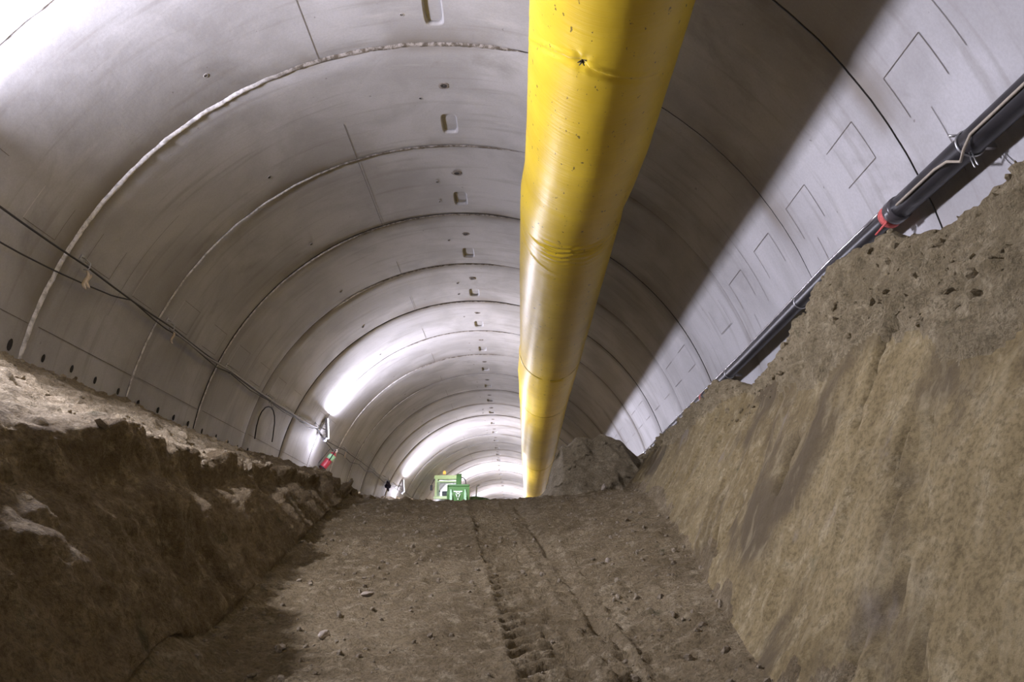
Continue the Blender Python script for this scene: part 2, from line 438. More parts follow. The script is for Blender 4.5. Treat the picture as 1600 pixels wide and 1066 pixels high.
ys = list(np.arange(-5, 2.2, .25)) + list(np.arange(2.2, 12.2, .024)) + list(np.arange(12.2, 26, .2)) + list(np.arange(26, 80, 1.5))
ys = np.array(ys)
segs = [('AB', 66), ('BC', 84), ('CD', 60), ('DE', 60), ('EF', 40), ('FG', 110), ('GH', 30)]
cols = []
P = []
for y in ys:
    zA = tA(y)[0]; xB, zB = tB(y); xC, zC = tC(y); zf = floor_z(y); xE = tE(y)[0]; xF, zF = tF(y); zG = tG(y)[0]
    xG = 2.0 if y > 2.4 else 2.0; zH = min(zG-.02, 1.5) if y < 13 else zG
    ctl = [(wx(zA, -1), zA), (xB, zB), (xC, zC), (xC*.45+xE*.55, zf), (xE, zf+.01), (xF, zF), (xG, zG), (wx(zH, 1), zH)]
    row = []
    for (s, n), p, q in zip(segs, ctl[:-1], ctl[1:]):
        for i in range(n):
            t = i/n; row.append((p[0]+(q[0]-p[0])*t, p[1]+(q[1]-p[1])*t))
    row.append(ctl[-1]); P.append(row)
P = np.array(P)                                  # rows x cols x (X,Z)
X = P[:, :, 0]; Z = P[:, :, 1]; Yg = np.repeat(ys[:, None], X.shape[1], 1)
# soften the corners across the section
for _ in range(2):
    Xs, Zs = X.copy(), Z.copy()
    Xs[:, 1:-1] = (X[:, :-2]+2*X[:, 1:-1]+X[:, 2:])/4; Zs[:, 1:-1] = (Z[:, :-2]+2*Z[:, 1:-1]+Z[:, 2:])/4
    X, Z = Xs, Zs
pos = np.stack([X, Yg, Z], -1)
def normals(p):
    du = np.gradient(p, axis=1); dv = np.gradient(p, axis=0)
    n = np.cross(du, dv); return n/np.maximum(np.linalg.norm(n, axis=-1, keepdims=True), 1e-9)
nb = normals(pos)
if nb[100, 180, 2] < 0: nb = -nb
ci = np.cumsum([0]+[n for _, n in segs]); col = np.arange(X.shape[1])[None, :]*np.ones_like(X)
def seg(i0, i1, soft=6):                         # smooth mask between control columns
    return sstep(ci[i0]-soft, ci[i0]+soft, col)*(1-sstep(ci[i1]-soft, ci[i1]+soft, col))
mAB, mBC, mCE, mEF, mFG, mGH = seg(0, 1), seg(1, 2), seg(2, 4), seg(4, 5), seg(5, 6), seg(6, 7)
mAB = 1-sstep(ci[1]-5, ci[1]+5, col); mGH = sstep(ci[6]-5, ci[6]+5, col)
Zt = pos[:, :, 2]
u = (X, Yg, Zt)
lump = fbm(X, Yg, Zt, 7, 4, 3); fine = fbm(X, Yg, Zt, 22, 3, 11); big = fbm(X, Yg, Zt, 1.6, 4, 5); rid = fbm(X, Yg, Zt, 3.2, 4, 21, ridged=True)
clump = np.maximum(fbm(X, Yg, Zt, 13, 2, 31), 0)
disp = np.zeros_like(X)
disp += mAB*(.07*big+.035*lump+.02*fine+.05*clump)
flute = fbm(X*.3, Yg*2.6+Zt*.9, Zt*.35, 1, 3, 41, ridged=True)
far_l = sstep(6.8, 8.6, Yg)
vbig = fbm(X*.8, Yg, Zt*.28, 1.7, 4, 205); vrid = fbm(X*.6, Yg, Zt*.4, 3.4, 4, 221, ridged=True)
disp += mBC*((.20*vbig+.07*vrid)*(1-.75*sstep(.2, .75, (col-ci[1])/segs[1][1]))+.030*lump+.014*fine+(.09+.07*far_l)*flute)
# undercut at the top of the left face
tb = (col-ci[1])/segs[1][1]
disp -= np.exp(-((tb-.25)/.13)**2)*.10*(.7+.8*vbig)*(Yg < 9.5)*(tb > 0)*(tb < 1)
# ramp
disp += mCE*(.03*big+.020*lump+.013*fine+.012*np.maximum(fbm(X, Yg, Zt, 30, 2, 65), 0))
clodm = sstep(.05, .5, fbm(X, Yg, Zt, 1.1, 3, 51)+.25*(X < -.7))
disp += mCE*clodm*.035*np.maximum(fbm(X, Yg, Zt, 12, 3, 61), -.1)
disp += (mEF+mCE*sstep(.1, .6, X))*(.05*big+.03*lump+.016*fine+.03*clump)
# right face: rough crust at the top, smooth bucket-cut face with vertical drag marks below
tf = (col-ci[5])/segs[5][1]
drag0 = fbm(X*.2, Yg*4.5, Zt*.5, 1, 3, 85)
zb = np.interp(Yg, [2, 2.6, 3.5, 4.4, 5.8, 7.5, 12], [.62, .72, .92, .98, 1.16, 1.42, 1.6])
top = sstep(-.07, .07, Zt-zb+.30*fbm(X, Yg, Zt, 1.5, 4, 71)+.08*drag0)*(tf <= 1.05)
drag = fbm(X*.2, Yg*5.5, Zt*.5, 1, 4, 81)
disp += mFG*((1-top)*(.055*big+.02*drag+.006*lump+.004*fine) + top*(.05*big+.045*lump+.026*fine+.055*clump) + .02*top)
disp -= mFG*np.exp(-((Yg-3.53-.06*lump-.05*big)/.026)**2)*.13*sstep(.55, .7, Zt)*(1-sstep(1.15, 1.3, Zt))
disp -= mFG*np.exp(-((Yg-4.27-.05*lump)/.035)**2)*.09*sstep(.35, .45, Zt)*(1-sstep(.62, .72, Zt))
disp -= mFG*np.exp(-((Yg-3.05-.05*lump)/.03)**2)*.08*sstep(.3, .4, Zt)*(1-sstep(.5, .62, Zt))
disp -= mFG*np.exp(-((Yg-5.1-.05*lump)/.03)**2)*.07*sstep(.05, .15, Zt)*(1-sstep(.4, .5, Zt))
gouge = fbm(X*.2, Yg*6.5, Zt*1.1, 1, 3, 88)
disp -= mFG*(1-top)*.045*sstep(.34, .50, gouge)*(tf > .08)
disp += mFG*(1-top)*.03*sstep(.36, .5, -gouge)
disp += mGH*(.04*big+.02*lump)
near = sstep(-4, 1, Yg)*(1-sstep(24, 30, Yg)*.6)
# track of the excavator: two bands of lug marks climbing the ramp, veering left
def band(x0, y0, x1, y1, w, depth, lug, pitch, seed, curve=.35, br=1.0):
    xc = x0+(x1-x0)*(Yg-y0)/(y1-y0)
    q = (X-xc)/w
    inside = (1-sstep(.70, 1.12, np.abs(q)+.18*lump))*sstep(y0-1.5, y0-1, Yg)*(1-sstep(y1+.4, y1+.9, Yg))
    rim = np.exp(-((np.abs(q)-1.12)/.14)**2)*(np.abs(q) < 1.6)
    ph = (Yg - curve*w*q*np.abs(q)*.0 + .5*w*(q-.25)**2*curve*2 + .012*lump)/pitch
    pat = np.sin(2*np.pi*ph); pat = np.sign(pat)*np.abs(pat)**.6
    keep = (.6+.4*sstep(-.4, .1, fbm(X, Yg, 0*X, 1.7, 3, seed)))*br
    return inside*(-depth+lug*pat*keep*(1-.35*np.abs(q))) + rim*.022*sstep(y0-1.5, y0-1, Yg)*(1-sstep(y1+.4, y1+.9, Yg))*(.6+.8*lump)
zadd = band(.20, 4.0, -.375, 9.8, .185, .022, .042, .155, 91)
zadd += band(.80, 4.0, .40, 9.8, .17, .012, .016, .15, 93, br=.9)*.8
zadd += band(-1.35, 4.4, -2.02, 9.8, .16, .02, .012, .12, 95, br=.8)*.8
# groove beside the right-hand track
xg = .545+(.03-.545)*(Yg-4)/(5.8)+.03*big
zadd -= np.exp(-((X-xg)/.028)**2)*.05*(.5+.9*np.maximum(fbm(X, Yg, 0*X, 2.4, 2, 97), -.2))*(Yg > 3)*(Yg < 10)
# talus heap at the foot of the left face close to the camera
zadd += .30*np.exp(-(((X+1.75)/.33)**2+((Yg-3.7)/.6)**2))
zadd += .05*np.exp(-(((X+2.0)/.4)**2))*(.5+big)*(Yg < 10)*(1-mAB)
# ragged lip at the crest of the ramp
zadd += mCE*.06*np.exp(-((Yg-10.75)/.45)**2)*fbm(X, Yg, 0*X, 5, 3, 99)
pos = pos + nb*(disp*near)[..., None]
pos[:, :, 2] += zadd*(mCE+mEF*.8+mBC*.6)*near
# keep both outer rims buried in the lining
for side, sl in ((-1, slice(0, 4)), (1, slice(-4, None))):
    r = np.hypot(pos[:, sl, 0]-CX, pos[:, sl, 2]-CZ)
NR, NCc = X.shape
def soil_obj(name, c0, c1, mats, matfn=None):
    n = c1-c0+1; v = pos[:, c0:c1+1].reshape(-1, 3)
    i = np.arange(NR-1)[:, None]; j = np.arange(n-1)[None, :]
    a = i*n+j; f = np.stack([a, a+1, a+n+1, a+n], -1).reshape(-1, 4)
    me = bpy.data.meshes.new(name); me.from_pydata(v.tolist(), [], f.tolist())
    for m in mats: me.materials.append(m)
    if matfn is not None: me.polygons.foreach_set('material_index', matfn(c0, c1).ravel().astype(np.int32))
    me.polygons.foreach_set('use_smooth', [True]*len(f)); me.update()
    return link(bpy.data.objects.new(name, me))
def left_mat(c0, c1):
    # dry sand lies on the bench; the cut face below it is damp
    g = (col-ci[1])[:-1, c0:c1] + 13*fbm(X, Yg, Zt, 2.2, 3, 111)[:-1, c0:c1] + 14*np.maximum(fbm(X, Yg, Zt, 5, 2, 113)[:-1, c0:c1], 0) - 3
    g = g + 40*sstep(7.6, 9.6, Yg)[:-1, c0:c1]
    return (g > 0)
bank_left = soil_obj('soil_bank', 0, ci[2], [M_SAND, M_LEFT], left_mat)
tag(bank_left, 'dark damp soil bank topped with pale dry sand along the left tunnel wall', 'soil bank')
floor = soil_obj('floor', ci[2], ci[5], [M_RAMP]); tag(floor, kind='structure')
M_CRUST = soil('crumbly_top_soil', (.22, .18, .11), (.30, .25, .165), (.43, .37, .26), 1.0, moss=.6)
def right_mat(c0, c1):
    m = ((top[:-1, c0:c1] > .45) | (col[:-1, c0:c1] > ci[6])).astype(int)
    low = (tf < .04+.16*fbm(X, Yg, Zt, 2.0, 3, 121)+.05*drag0)[:-1, c0:c1]
    return np.where(low, 2, m)
bank_right = soil_obj('soil_bank', ci[5], NCc-1, [M_RIGHT, M_CRUST, M_RAMP], right_mat)
tag(bank_right, 'tall khaki soil bank with smooth bucket-cut face along the right tunnel wall', 'soil bank')

# heap of loose soil closing the far end of the right bank
def heap():
    sil = [(.15, .9), (.28, .98), (.41, 1.06), (.47, 1.16), (.51, 1.36), (.55, 1.49), (.62, 1.62), (.68, 1.72), (.75, 1.73), (.88, 1.86), (1.01, 1.87), (1.12, 1.82), (1.22, 1.88), (1.3, 1.91),
           (1.41, 1.87), (1.53, 1.79), (1.69, 1.63), (1.84, 1.52), (2.0, 1.50), (2.3, 1.45)]
    xs = np.arange(.0, 2.35, .022); yy = np.arange(10.15, 14.6, .026)
    XX, YY = np.meshgrid(xs, yy)
    s = np.interp(XX, [p[0] for p in sil], [p[1] for p in sil])
    base = np.interp(YY, [10, 10.7, 12, 15], [.74, .88, .97, 1.15])-.12
    front = 10.62+.55*np.exp(-((XX-.45)/.25)**2)*.3+.10*fbm(XX, YY*0, YY*0, 2.2, 3, 5)
    t = np.clip((YY-front)/(11.5-front), 0, 1)
    t = t**.72
    zz = base+(s-base)*t
    zz = np.where(YY > 11.5, np.maximum(s-(YY-11.5)*.30, base), zz)
    n1 = fbm(XX, YY, zz, 5, 4, 7); n2 = fbm(XX, YY, zz, 16, 3, 9); n3 = fbm(XX*1.2+zz*.6, YY*.4, zz*.35, 4, 3, 13, ridged=True)
    zz = zz+(.06*n1+.025*n2)*np.clip((zz-base)*4, 0, 1)
    YY = YY+(.14*n1+.05*n2-.09*n3)*np.clip((zz-base)*3, 0, 1)*(YY < 11.6)
    n, mth = XX.shape[1], XX.shape[0]
    v = np.stack([XX, YY, zz], -1).reshape(-1, 3)
    i = np.arange(mth-1)[:, None]; j = np.arange(n-1)[None, :]; a = i*n+j
    f = np.stack([a, a+1, a+n+1, a+n], -1).reshape(-1, 4)
    me = bpy.data.meshes.new('soil_heap'); me.from_pydata(v.tolist(), [], f.tolist()); me.materials.append(M_HEAP)
    me.polygons.foreach_set('use_smooth', [True]*len(f)); me.update()
    return tag(link(bpy.data.objects.new('soil_heap', me)), 'heap of crumbling grey-brown soil at the top of the ramp beneath the yellow duct', 'soil heap')
M_HEAP = soil('heap_soil', (.20, .165, .11), (.275, .235, .165), (.40, .35, .26), .9, streak=.2, moss=.4)
heap()

# loose clods, uncountable: one object
def clod_mesh(name, picks, mat, smin, smax, seed):
    rr = random.Random(seed); mb = MB()
    bm = bmesh.new(); bmesh.ops.create_icosphere(bm, subdivisions=1, radius=1)
    base = [v.co.copy() for v in bm.verts]; fc = [[v.index for v in f.verts] for f in bm.faces]; bm.free()
    for p in picks:
        s = smin+(smax-smin)*rr.random()**3.5; ph = rr.random()*99
        e = Matrix.Rotation(rr.random()*6, 3, (rr.random(), rr.random(), rr.random()+.1)); q = (s*rr.uniform(.7, 1.3), s*rr.uniform(.7, 1.3), s*rr.uniform(.5, .9))
        vs = []
        for b in base:
            t = b*(1+.35*mnoise.noise(b*1.7+Vector((ph, 0, 0)))); t = e @ Vector((t.x*q[0], t.y*q[1], t.z*q[2])); vs.append((p[0]+t.x, p[1]+t.y, p[2]+t.z+s*.15))
        mb.add(vs, fc, 0, False)
    return tag(mb.build(name, mat), kind='stuff')
def picks(c0, c1, ya, yb, n, seed, bias=None):
    rr = random.Random(seed); out = []
    r0, r1 = np.searchsorted(ys, ya), np.searchsorted(ys, yb)
    while len(out) < n:
        i = r0+int((r1-r0)*rr.random()); j = rr.randint(c0, c1)
        if bias is None or rr.random() < bias(pos[i, j]): out.append(pos[i, j])
    return out
cl = clod_mesh('soil_clods', picks(ci[2], ci[5], 3.4, 10.9, 1300, 1, lambda p: .8 if p[0] < -.6 or p[0] > .5 else .25), M_CLOD, .005, .026, 3)
tag(cl, 'loose crumbs of soil strewn over the ramp', 'soil clods')
cl = clod_mesh('sand_clods', picks(0, ci[1]+8, 4.0, 19, 700, 2), M_SAND, .008, .042, 4)
tag(cl, 'crumbs of dry sand lying on top of the left bank', 'sand clods')
cl = clod_mesh('bank_clods', picks(int(ci[5]+segs[5][1]*.72), ci[6]+6, 2.6, 12.4, 500, 5), M_CRUST, .008, .034, 6)
tag(cl, 'crumbs of soil on the upper edge of the right bank', 'soil clods')

# a few stones one can count
def surf(x, y):
    i = int(np.argmin(np.abs(ys-y))); j = int(ci[2]+np.argmin(np.abs(pos[i, ci[2]:ci[5]+1, 0]-x))); return pos[i, j]
def stone(x, y, s, label, z=None, seed=0):
    p = surf(x, y) if z is None else (x, y, z)
    bm = bmesh.new(); bmesh.ops.create_icosphere(bm, subdivisions=3, radius=1)
    for v in bm.verts:
        c = v.co.copy(); k = 1+.30*mnoise.noise(c*1.3+Vector((seed*5, 0, 0)))+.08*mnoise.noise(c*4)
        v.co = Vector((c.x*k*s[0], c.y*k*s[1], c.z*k*s[2]))
    me = bpy.data.meshes.new('stone'); bm.to_mesh(me); bm.free(); me.materials.append(M_STONE)
    o = link(bpy.data.objects.new('stone', me)); o.location = (p[0], p[1], p[2]+s[2]*.35); o.rotation_euler = (0, 0, seed)
    return tag(o, label, 'stone', 'pale stones on the ramp')
stone(-1.03, 4.6, (.038, .03, .026), 'pale round stone low on the left half of the ramp', seed=1)
stone(-1.22, 4.45, (.045, .03, .016), 'flat pale stone at the foot of the dark left bank', seed=2)
stone(.70, 6.3, (.018, .016, .022), 'small upright pale stone right of the tread marks midway up the ramp', seed=3)
stone(-.99, 5.6, (.05, .03, .02), 'wide flat pinkish stone left of the ramp centre', seed=4)
stone(.02, 3.75, (.035, .03, .022), 'pale stone beside the tread marks at the bottom of the ramp', seed=5)
o = stone(1.17, 10.60, (.030, .035, .065), 'tall pale stone sticking out at the foot of the soil heap', seed=6); o.rotation_euler = (.3, .35, 0)

# ------------------------------------------------------------------ yellow ventilation duct
def duct_mat():
    m, nt, b = newmat('yellow_duct_fabric')
    tc = N(nt, 'ShaderNodeTexCoord'); ob = tc.outputs['Object']
    a = noise_(nt, ob, 1.4, 5, .6)
    col = mix(nt, ramp(nt, a, .3, .7), (.56, .385, .020), (.66, .47, .030))
    sm = noise_(nt, scalev(nt, ob, (3.5, .6, 3.5)), 1.2, 6, .7, .6)
    col = mix(nt, ramp(nt, sm, .56, .8, 0, .5), col, (.45, .31, .03))
    sk = noise_(nt, scalev(nt, ob, (20, 10, 20)), 1.0, 3, .6)
    col = mix(nt, ramp(nt, sk, .665, .70, 0, .85), col, (.09, .065, .02))
    sc2 = noise_(nt, scalev(nt, ob, (3, 40, 3)), 1.0, 4, .7, .8)
    col = mix(nt, ramp(nt, sc2, .66, .74, 0, .4), col, (.35, .24, .04))
    nt.links.new(col, b.inputs['Base Color'])
    b.inputs['Roughness'].default_value = .42; b.inputs['Specular IOR Level'].default_value = .42
    h = math_(nt, 'ADD', math_(nt, 'MULTIPLY', noise_(nt, scalev(nt, ob, (1.2, 30, 1.2)), 1.0, 4, .6, .3), .6), math_(nt, 'MULTIPLY', noise_(nt, ob, 5, 4, .6), .5))
    bn = N(nt, 'ShaderNodeBump'); bn.inputs['Strength'].default_value = .28; bn.inputs['Distance'].default_value = .02
    nt.links.new(h, bn.inputs['Height']); nt.links.new(bn.outputs[0], b.inputs['Normal'])
    return m
M_DUCT = duct_mat()
tD = tab([(-8, .665, 3.79, .56), (3, .665, 3.8, .56), (6.3, .667, 3.8, .56), (7.0, .65, 3.8, .552), (7.5, .612, 3.8, .55), (9.2, .62, 3.8, .555), (13.5, .645, 3.8, .552), (15.2, .635, 3.8, .57), (17.3, .655, 3.8, .55),
          (25, .755, 3.75, .55), (38, .93, 3.78, .52), (62, 1.05, 3.8, .52)])
dy = np.concatenate([np.arange(-6, 3, .1), np.arange(3, 12, .022), np.arange(12, 30, .05), np.arange(30, 60, .3)])
na = 176
A_ = np.linspace(0, 2*np.pi, na, endpoint=False)        # 0 = bottom, pi/2 = right
YY, AA = np.meshgrid(dy, A_, indexing='ij')
cc = np.array([tD(y) for y in dy]); CXd, CZd, RD = cc[:, 0:1], cc[:, 1:2], cc[:, 2:3]
rr = RD*np.ones_like(AA)
ca, sa = np.cos(AA), np.sin(AA)
COUP = [1.5, 4.64, 7.9, 13.8, 17.4, 26.8, 34, 42]
rr += .006*fbm(ca*1.5, sa*1.5, YY*.8, 1, 3, 3) + .0022*fbm(ca*.5, sa*.5, YY*9, 1, 3, 4)
da = np.angle(np.exp(1j*(AA+.40)))                        # angle from just left of the bottom
# gathered pinch at 4.64 m: a tight knot with radiating creases and two long folds
dd = np.hypot((YY-4.62)/.05, da*RD/.05)
rr -= .030*np.exp(-(dd/1.0)**2)
phi = np.arctan2(YY-4.62, da*.56)
rr += .004*np.sin(phi*7)*np.exp(-((dd-1.5)/1.1)**2)
fold = (YY-4.60)-.35*np.minimum(da+.02, 0)**2*1.0-.22*np.maximum(da, 0)
rr += (.020*np.exp(-(fold/.018)**2)-.018*np.exp(-((fold-.05)/.03)**2))*np.exp(-(np.maximum(np.abs(da)-.1, 0)/.9)**4)
# couplings: shallow seam with wrinkles either side
for c in COUP:
    if c == 4.64: continue
    g = np.exp(-((YY-c)/.012)**2); rr -= .010*g
    rr += .005*np.exp(-((YY-c-.05)/.03)**2)
    wk = np.exp(-((YY-c)/.30)**2)*sstep(-.1, .5, fbm(ca*1.3, sa*1.3, YY*1.5, 1, 2, int(c*10)))
    rr += wk*.012*np.sin((YY-c)*52+3.0*fbm(ca*2, sa*2, YY*2, 1, 2, 9)+2.4*AA)
rr += .010*np.exp(-((YY-8.0-.16*da)/.035)**2)*np.exp(-((da+.55)/.6)**2)
rr += .012*np.exp(-((YY-8.42-.30*(da+.4))/.03)**2)*np.exp(-((da+.55)/.45)**2)
sag = 1+.0*ca
vx = CXd+rr*np.sin(AA); vz = CZd-rr*np.cos(AA)
n = len(dy); v = np.stack([vx, YY, vz], -1).reshape(-1, 3)
i = np.arange(n-1)[:, None]; j = np.arange(na)[None, :]; a = i*na+j; b_ = i*na+(j+1) % na
f = np.stack([a, b_, b_+na, a+na], -1).reshape(-1, 4)
me = bpy.data.meshes.new('ventilation_duct'); me.from_pydata(v.tolist(), [], f.tolist()); me.materials.append(M_DUCT)
me.polygons.foreach_set('use_smooth', [True]*len(f)); me.update()
duct = tag(link(bpy.data.objects.new('ventilation_duct', me)), 'long yellow fabric ventilation duct hung under the tunnel crown', 'ventilation duct')
M_SEAM = plain('seam_thread', (.16, .12, .02), .8)
for c in COUP:
    x, z, r = tD(c); mb = MB()
    pts = [(x+(r-.004)*math.sin(t), c+.006*math.sin(3*t), z-(r-.004)*math.cos(t)) for t in np.linspace(0, 2*math.pi, 97)]
    if c != 4.64: mb.tube(pts, .004, 6, False); mb.build('coupling_band', M_SEAM, duct)
mb = MB(); x, z, r = tD(4.62)
for k in range(6):
    a = rnd.uniform(-.9, .9); mb.tube([(x-.205+.003*k, 4.62, z-r+.065), (x-.21+.015*math.cos(k*1.1), 4.62+.02*math.sin(k*1.1), z-r+.045), (x-.21+.035*math.cos(k*1.1), 4.62+.035*math.sin(k*1.1), z-r+.035)], [.008, .006, .0025], 6)
mb.build('tie_knot', plain('knot_cord', (.05, .045, .03), .9), duct)
# messenger wire carrying the duct, with a strap at every ring
M_STEEL = plain('galvanised_steel', (.5, .5, .5), .4, metal=.9)
M_BLACK = plain('black_rubber', (.022, .022, .024), .5, var=.2)
wire = empty('messenger_wire', (.66, 0, 4.55)); tag(wire, 'thin steel wire running above the yellow duct', 'wire')
mb = MB(); mb.tube([(tD(y)[0]-.66, y, tD(y)[1]+tD(y)[2]+.05-4.55) for y in np.arange(-6, 58, 1.0)], .006, 6); mb.build('strand', M_STEEL, wire)
for y in np.arange(-5, 40, 2.0):
    x, z, r = tD(y); mb = MB(); top_ = CZ+math.sqrt((R+.03)**2-(x-CX)**2)
    mb.tube([(x-.66, y, z+r-.02-4.55), (x-.66, y, top_-4.55)], .004, 6); mb.build('hanger', M_STEEL, wire)

# ------------------------------------------------------------------ floodlights on the left wall
M_LAMPB = plain('lamp_housing', (.30, .30, .33), .5, metal=.4)
M_GLOW = plain('lamp_glass', (.9, .9, .95), .3, var=0.0, emit=(.92, .9, 1.0), strength=6)
lamp_names = {-6.9: 'floodlight on the left wall behind the camera', 4.4: 'floodlight just beyond the upper left edge, making the bright wall patch there', 40.7: 'third floodlight counted along the left wall, hidden past the excavator', 52.7: 'far floodlight past the excavator, fourth along the left wall', 64.7: 'far floodlight, last but one along the left wall', 76.7: 'farthest floodlight at the very end of the left wall', 16.75: 'small floodlight above the red fire extinguisher on the left wall', 28.75: 'floodlight on the left wall beside the green excavator'}
def flood(y, label):
    th = -65.2; r = R-.15
    o = empty('floodlight', cy(th, y, r), (0, rad(th), 0))        # local z points out of the bore, x up the arc
    tag(o, label, 'lamp', 'floodlights along the left wall')
    tilt = Matrix.Rotation(rad(150), 4, 'Y')                       # the lens looks across the bore
    mb = MB(); mb.box((0, 0, 0), (.44, .13, .05), tilt, 0, .008)
    for i in range(8): mb.box(tilt @ Vector((-.19+.054*i, 0, -.035)), (.006, .11, .02), tilt)
    mb.build('housing', M_LAMPB, o)
    mb = MB(); c = tilt @ Vector((0, 0, .027)); mb.box(c, (.41, .065, .004), tilt); mb.build('lens', M_GLOW, o)
    mb = MB(); mb.box((-.04, 0, .075), (.03, .05, .13)); mb.box((-.04, 0, .138), (.12, .09, .01)); mb.build('bracket', M_STEEL, o)
    L = bpy.data.lights.new('floodlight_beam', 'AREA'); L.shape = 'RECTANGLE'; L.size = .41; L.size_y = .06
    L.energy = LAMP_W*(1 if y < 20 else 1.35 if y < 35 else 2.2); L.color = LAMP_COL
    lo = bpy.data.objects.new('floodlight_beam', L); link(lo, o)
    lo.location = tilt @ Vector((0, 0, .034)); lo.rotation_euler = (tilt @ Matrix.Rotation(math.pi, 4, 'X')).to_euler()
    # added fill: weak point light off the housing that brightens the lower wall
    G = bpy.data.lights.new('wall_fill_light', 'POINT'); G.shadow_soft_size = .05; G.energy = L.energy*.05; G.color = LAMP_COL
    go = bpy.data.objects.new('wall_fill_light', G); link(go, o); go.location = (-.30, 0, -.22)
    mb = MB(); lathe(mb, [(0, -.05), (.03, -.045), (.045, 0), (.03, .04), (0, .045)], 12, Matrix.Translation((-.235, 0, -.06))); mb.build('end_cap', M_LAMPB, o)
for i, y in enumerate(LAMP_Y):
    flood(y, lamp_names.get(y, 'floodlight on the left wall outside the picture or far along the tunnel'))

# ------------------------------------------------------------------ cables on the left wall
def cable_pts(l, r, step=.12):
    yq = [p[0] for p in l]; out = []
    for y in np.arange(yq[0], yq[-1], step):
        th = np.interp(y, yq, [p[1] for p in l]); out.append(cy(th, y, r))
    return out
H = [(-4.9, -67.6), (-2.9, -67.5), (-.9, -67.7), (1.1, -67.5), (3.1, -67.6), (5.1, -67.5), (7.1, -67.5), (9.07, -67.6), (11.14, -68.0), (13.11, -68.3), (15.05, -67.8), (16.3, -66.8), (17.19, -68.6), (19.2, -67.6), (21.2, -67.6), (23.2, -67.5),
     (25.43, -67.5), (27.4, -67.6), (29.4, -66.9), (31.4, -67.6), (33.4, -67.6), (35.4, -67.6), (39.4, -67.6), (43.4, -67.6), (47, -67.6), (51, -67.6), (55, -67.6)]
H2 = []
for (a, b) in zip(H[:-1], H[1:]):
    for q in (0, .25, .5, .75):
        H2.append((a[0]+(b[0]-a[0])*q, a[1]+(b[1]-a[1])*q-.22*4*q*(1-q)))
M_CABLE = plain('cable_sheath', (.035, .033, .034), .45)
M_CABLE2 = plain('grey_cable_sheath', (.34, .33, .34), .5)
mb = MB(); mb.tube([Vector(p) for p in cable_pts(H2, R-.10)], .010, 8)
o = mb.build('power_cable', M_CABLE); tag(o, 'upper black power cable strung along the left tunnel wall', 'cable')
S = [(-4.9, -71), (1, -71.5), (3, -70.2), (4.5, -71.6), (5.97, -71.4), (6.27, -71.2), (6.77, -70.6), (7.21, -69.9), (7.74, -68.9), (8.07, -67.7), (8.3, -67.9), (8.6, -68.2), (9.0, -68.4), (9.4, -68.1), (9.72, -68.2), (10.71, -69.0), (11.16, -68.3), (12.2, -69.0), (13.11, -68.5), (14, -68.8), (15.05, -68.1),
     (15.7, -68.6), (16.3, -67.2), (17.19, -68.9), (18.2, -70.2), (19.2, -69.4), (20.2, -70.3), (21.2, -69.0), (22.2, -69.9), (23.2, -68.4), (25.4, -69.4), (27.4, -68.5), (29.4, -69.0), (33, -68.9), (39, -69), (50, -69)]
mb = MB(); mb.tube([Vector(p) for p in cable_pts(S, R-.085)], .008, 8)
o = mb.build('power_cable', M_CABLE); tag(o, 'lower black cable sagging loose below the upper one on the left wall', 'cable')
S3 = [(9.0, -68.0), (10.2, -68.5), (11.14, -68.0), (12.2, -68.2), (13.11, -68.2), (14.1, -67.9), (15.05, -67.7), (15.7, -67.3), (16.3, -66.7)]
mb = MB(); mb.tube([Vector(p) for p in cable_pts(S3, R-.12)], .013, 8)
o = mb.build('power_cable', M_CABLE2); tag(o, 'pale grey cable leading to the floodlight above the fire extinguisher', 'cable')
# hooks
HL = {5.1: 'cable hook nearest the left edge of the picture', 7.1: 'cable hook above the pale rag strips by the thick white joint', 9.07: 'cable hook above the single pale rag at the second joint',
      11.14: 'cable hook between the single pale rag and the black hose arch', 13.11: 'cable hook directly above the black hose arch', 15.05: 'cable hook between the hose arch and the near visible floodlight',
      16.3: 'cable hook right beside the near visible floodlight', 17.19: 'cable hook just above the red fire extinguisher', 19.2: 'cable hook with the tiny rag beyond the fire extinguisher',
      21.2: 'first bare cable hook beyond the tiny pale rag', 23.2: 'second bare cable hook beyond the tiny pale rag', 25.43: 'cable hook just in front of the hanging dark work glove', 27.4: 'cable hook just beyond the hanging dark work glove',
      29.4: 'cable hook beside the floodlight left of the green excavator'}
for (y, th) in [h for h in H if h[0] in HL]:
    o = empty('cable_hook', cy(th, y, R)); tag(o, HL[y], 'hook', 'cable hooks along the left wall')
    c = Vector(cy(th, y, R)); p = [Vector(cy(th-a, y, rr_))-c for a, rr_ in ((-1.0, R+.01), (-1.0, R-.05), (-.6, R-.12), (.1, R-.135), (.5, R-.12), (.6, R-.09))]
    mb = MB(); mb.tube(p, .006, 6); mb.build('hook', M_STEEL, o)
    mb = MB(); t = rad(th); mb.box(Vector(cy(th+1.0, y, R-.008))-c, (.05, .05, .008), Matrix.Rotation(t, 4, 'Y')); mb.build('anchor_plate', M_STEEL, o)
